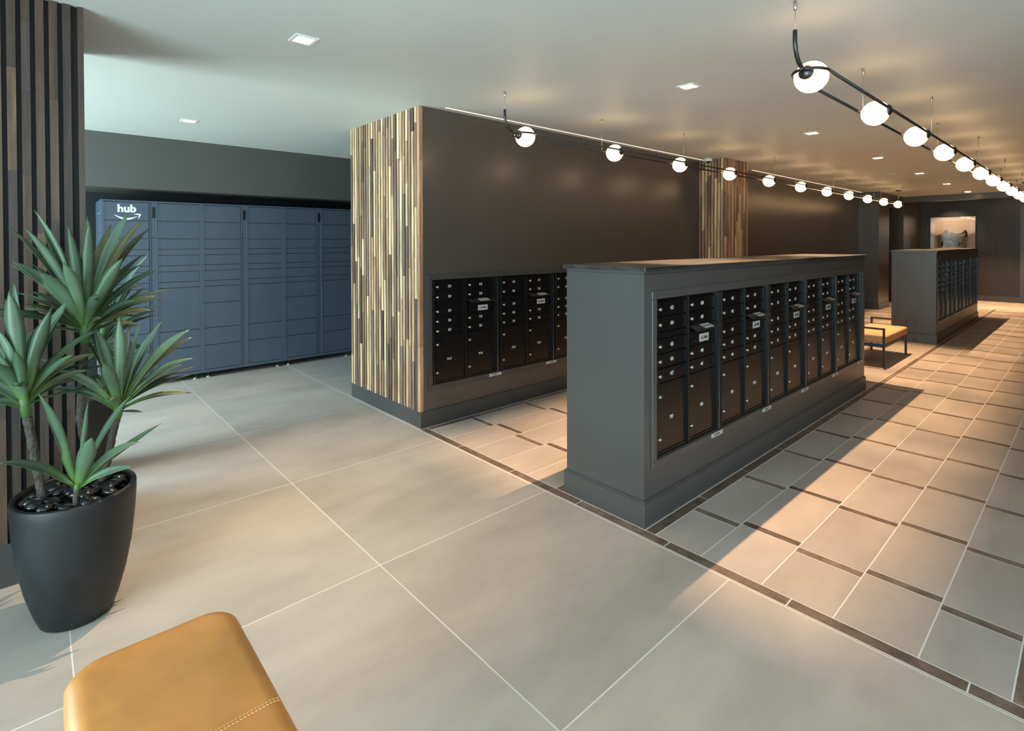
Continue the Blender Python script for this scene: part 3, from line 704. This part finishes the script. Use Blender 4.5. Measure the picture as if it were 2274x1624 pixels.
tipsD = [c4(208, 180, -.03, 1.35), c4(240, 230, .06, 1.1), c4(490, 230, -.08, .5), c4(510, 430, -.12, 1.5, .12), c4(720, 200, .04, .9), c4(895, 350, .0, .8, .06), c4(778, 452, -.03, .9), c4(742, 592, -.06, .9, .22), c4(-10, 572, -.03, 1.0), c4(105, 562, .03, .9)]
plant('small low dracaena shoot at the front of the near planter', [(168, 1122, 2.735), (168, 1108, 2.735), (170, 1094, 2.735)], 2.735, (172, 1072), tipsD, .044, 0, 4, trunk_r=.010)
tipsE = [(335, 560, .0), (330, 600, .1), (322, 640, .0), (300, 700, -.1), (345, 690, 0), (240, 560, .1), (150, 600, .1), (120, 700, 0), (110, 800, .0), (260, 780, -.15, 1.3), (215, 770, -.15, 1.2), (300, 830, -.1), (280, 560, .1), (330, 780, .1), (140, 860, -.1), (180, 560, 0), (225, 540, .1), (250, 700, -.2, 1.3), (300, 620, .1)]
plant('shadowed dracaena standing in the second planter behind', [(236, 915, 4.66), (228, 840, 4.66), (222, 790, 4.66)], 4.66, (222, 745), tipsE, .066, 18, 5, trunk_r=.022, group='dracaenas in the rear planter')

# ================================================================== ARTWORK on the far wall
AX = FX-.002
def art_pt(a, b):     # drawing measured as fractions: a 0..1 across, b 0..1 down
    return (2.225+.95*(1-a), 2.285-(1.02)*b)
t = thing('framed_picture', (FX, 2.70, 1.2), 'framed grey ink wash landscape picture on the far wall above the far island', 'picture')
def rectm(y0, y1, z0, z1, d0, d1): return MB().box(-d1, -d0, y0-2.70, y1-2.70, z0-1.2, z1-1.2)
fy0, fy1, fz0, fz1 = 2.225, 3.175, .98, 2.285
f = MB(); q = .016
f.box(-.04, 0, fy0-q-2.7, fy1+q-2.7, fz1-1.2, fz1+q-1.2); f.box(-.04, 0, fy0-q-2.7, fy1+q-2.7, fz0-q-1.2, fz0-1.2)
f.box(-.04, 0, fy0-q-2.7, fy0-2.7, fz0-1.2, fz1-1.2); f.box(-.04, 0, fy1-2.7, fy1+q-2.7, fz0-1.2, fz1-1.2); f.build('frame', m_mbox, t)
rectm(fy0, fy1, fz0, fz1, .002, .010).build('mount', m_mat, t)
rectm(fy0+.11, fy1-.10, fz0+.12, fz1-.10, .0102, .0115).build('print', m_paper, t)
def poly(pts, m, nm, d):   # pts in crop pixels of the picture
    vs = []
    for a, b in pts:
        y_, z_ = art_pt((a-250)/1450, (b-200)/1100); vs.append((-d, y_-2.70, z_-1.2))
    mb = MB(); n_ = len(vs)//2
    mb.add(vs, [(i, i+1, len(vs)-2-i, len(vs)-1-i) for i in range(n_-1)]); return mb.build(nm, m, t, fixn=False)
poly([(450, 760), (540, 720), (640, 705), (700, 600), (760, 580), (830, 610), (870, 680), (980, 665), (1060, 700), (1150, 695), (1240, 700), (1320, 650), (1400, 595), (1450, 650), (1465, 830),
      (1465, 960), (1400, 960), (1320, 980), (1250, 990), (1180, 960), (1110, 930), (1040, 940), (960, 900), (870, 905), (820, 960), (740, 950), (640, 960), (540, 985), (480, 980), (455, 880)], m_wash, 'ink_wash', .0120)
poly([(480, 985), (600, 960), (720, 935), (840, 980), (960, 940), (1100, 960), (1220, 990), (1440, 975), (1440, 1160), (1250, 1150), (1100, 1090), (960, 1060), (840, 1150), (720, 1000), (620, 1130), (480, 1165)], m_wash, 'ink_wash', .0121)
poly([(1200, 705), (1290, 680), (1360, 610), (1410, 592), (1455, 700), (1460, 830), (1400, 800), (1370, 680), (1290, 720), (1200, 718)], m_washd, 'ink_stroke', .0125)
poly([(840, 895), (940, 870), (1060, 935), (1120, 910), (1240, 985), (1330, 960), (1335, 985), (1240, 1015), (1120, 940), (1060, 960), (940, 900), (845, 915)], m_washd, 'ink_stroke', .0126)
poly([(600, 990), (660, 930), (720, 890), (730, 960), (660, 1060), (615, 1130)], m_washd, 'ink_stroke', .0124)
poly([(1150, 940), (1200, 960), (1240, 1010), (1220, 1080), (1170, 1080), (1150, 1000)], m_washd, 'ink_stroke', .0127)
rectm(fy0, fy1, fz0, fz1, .024, .026).build('glass', m_glass, t)
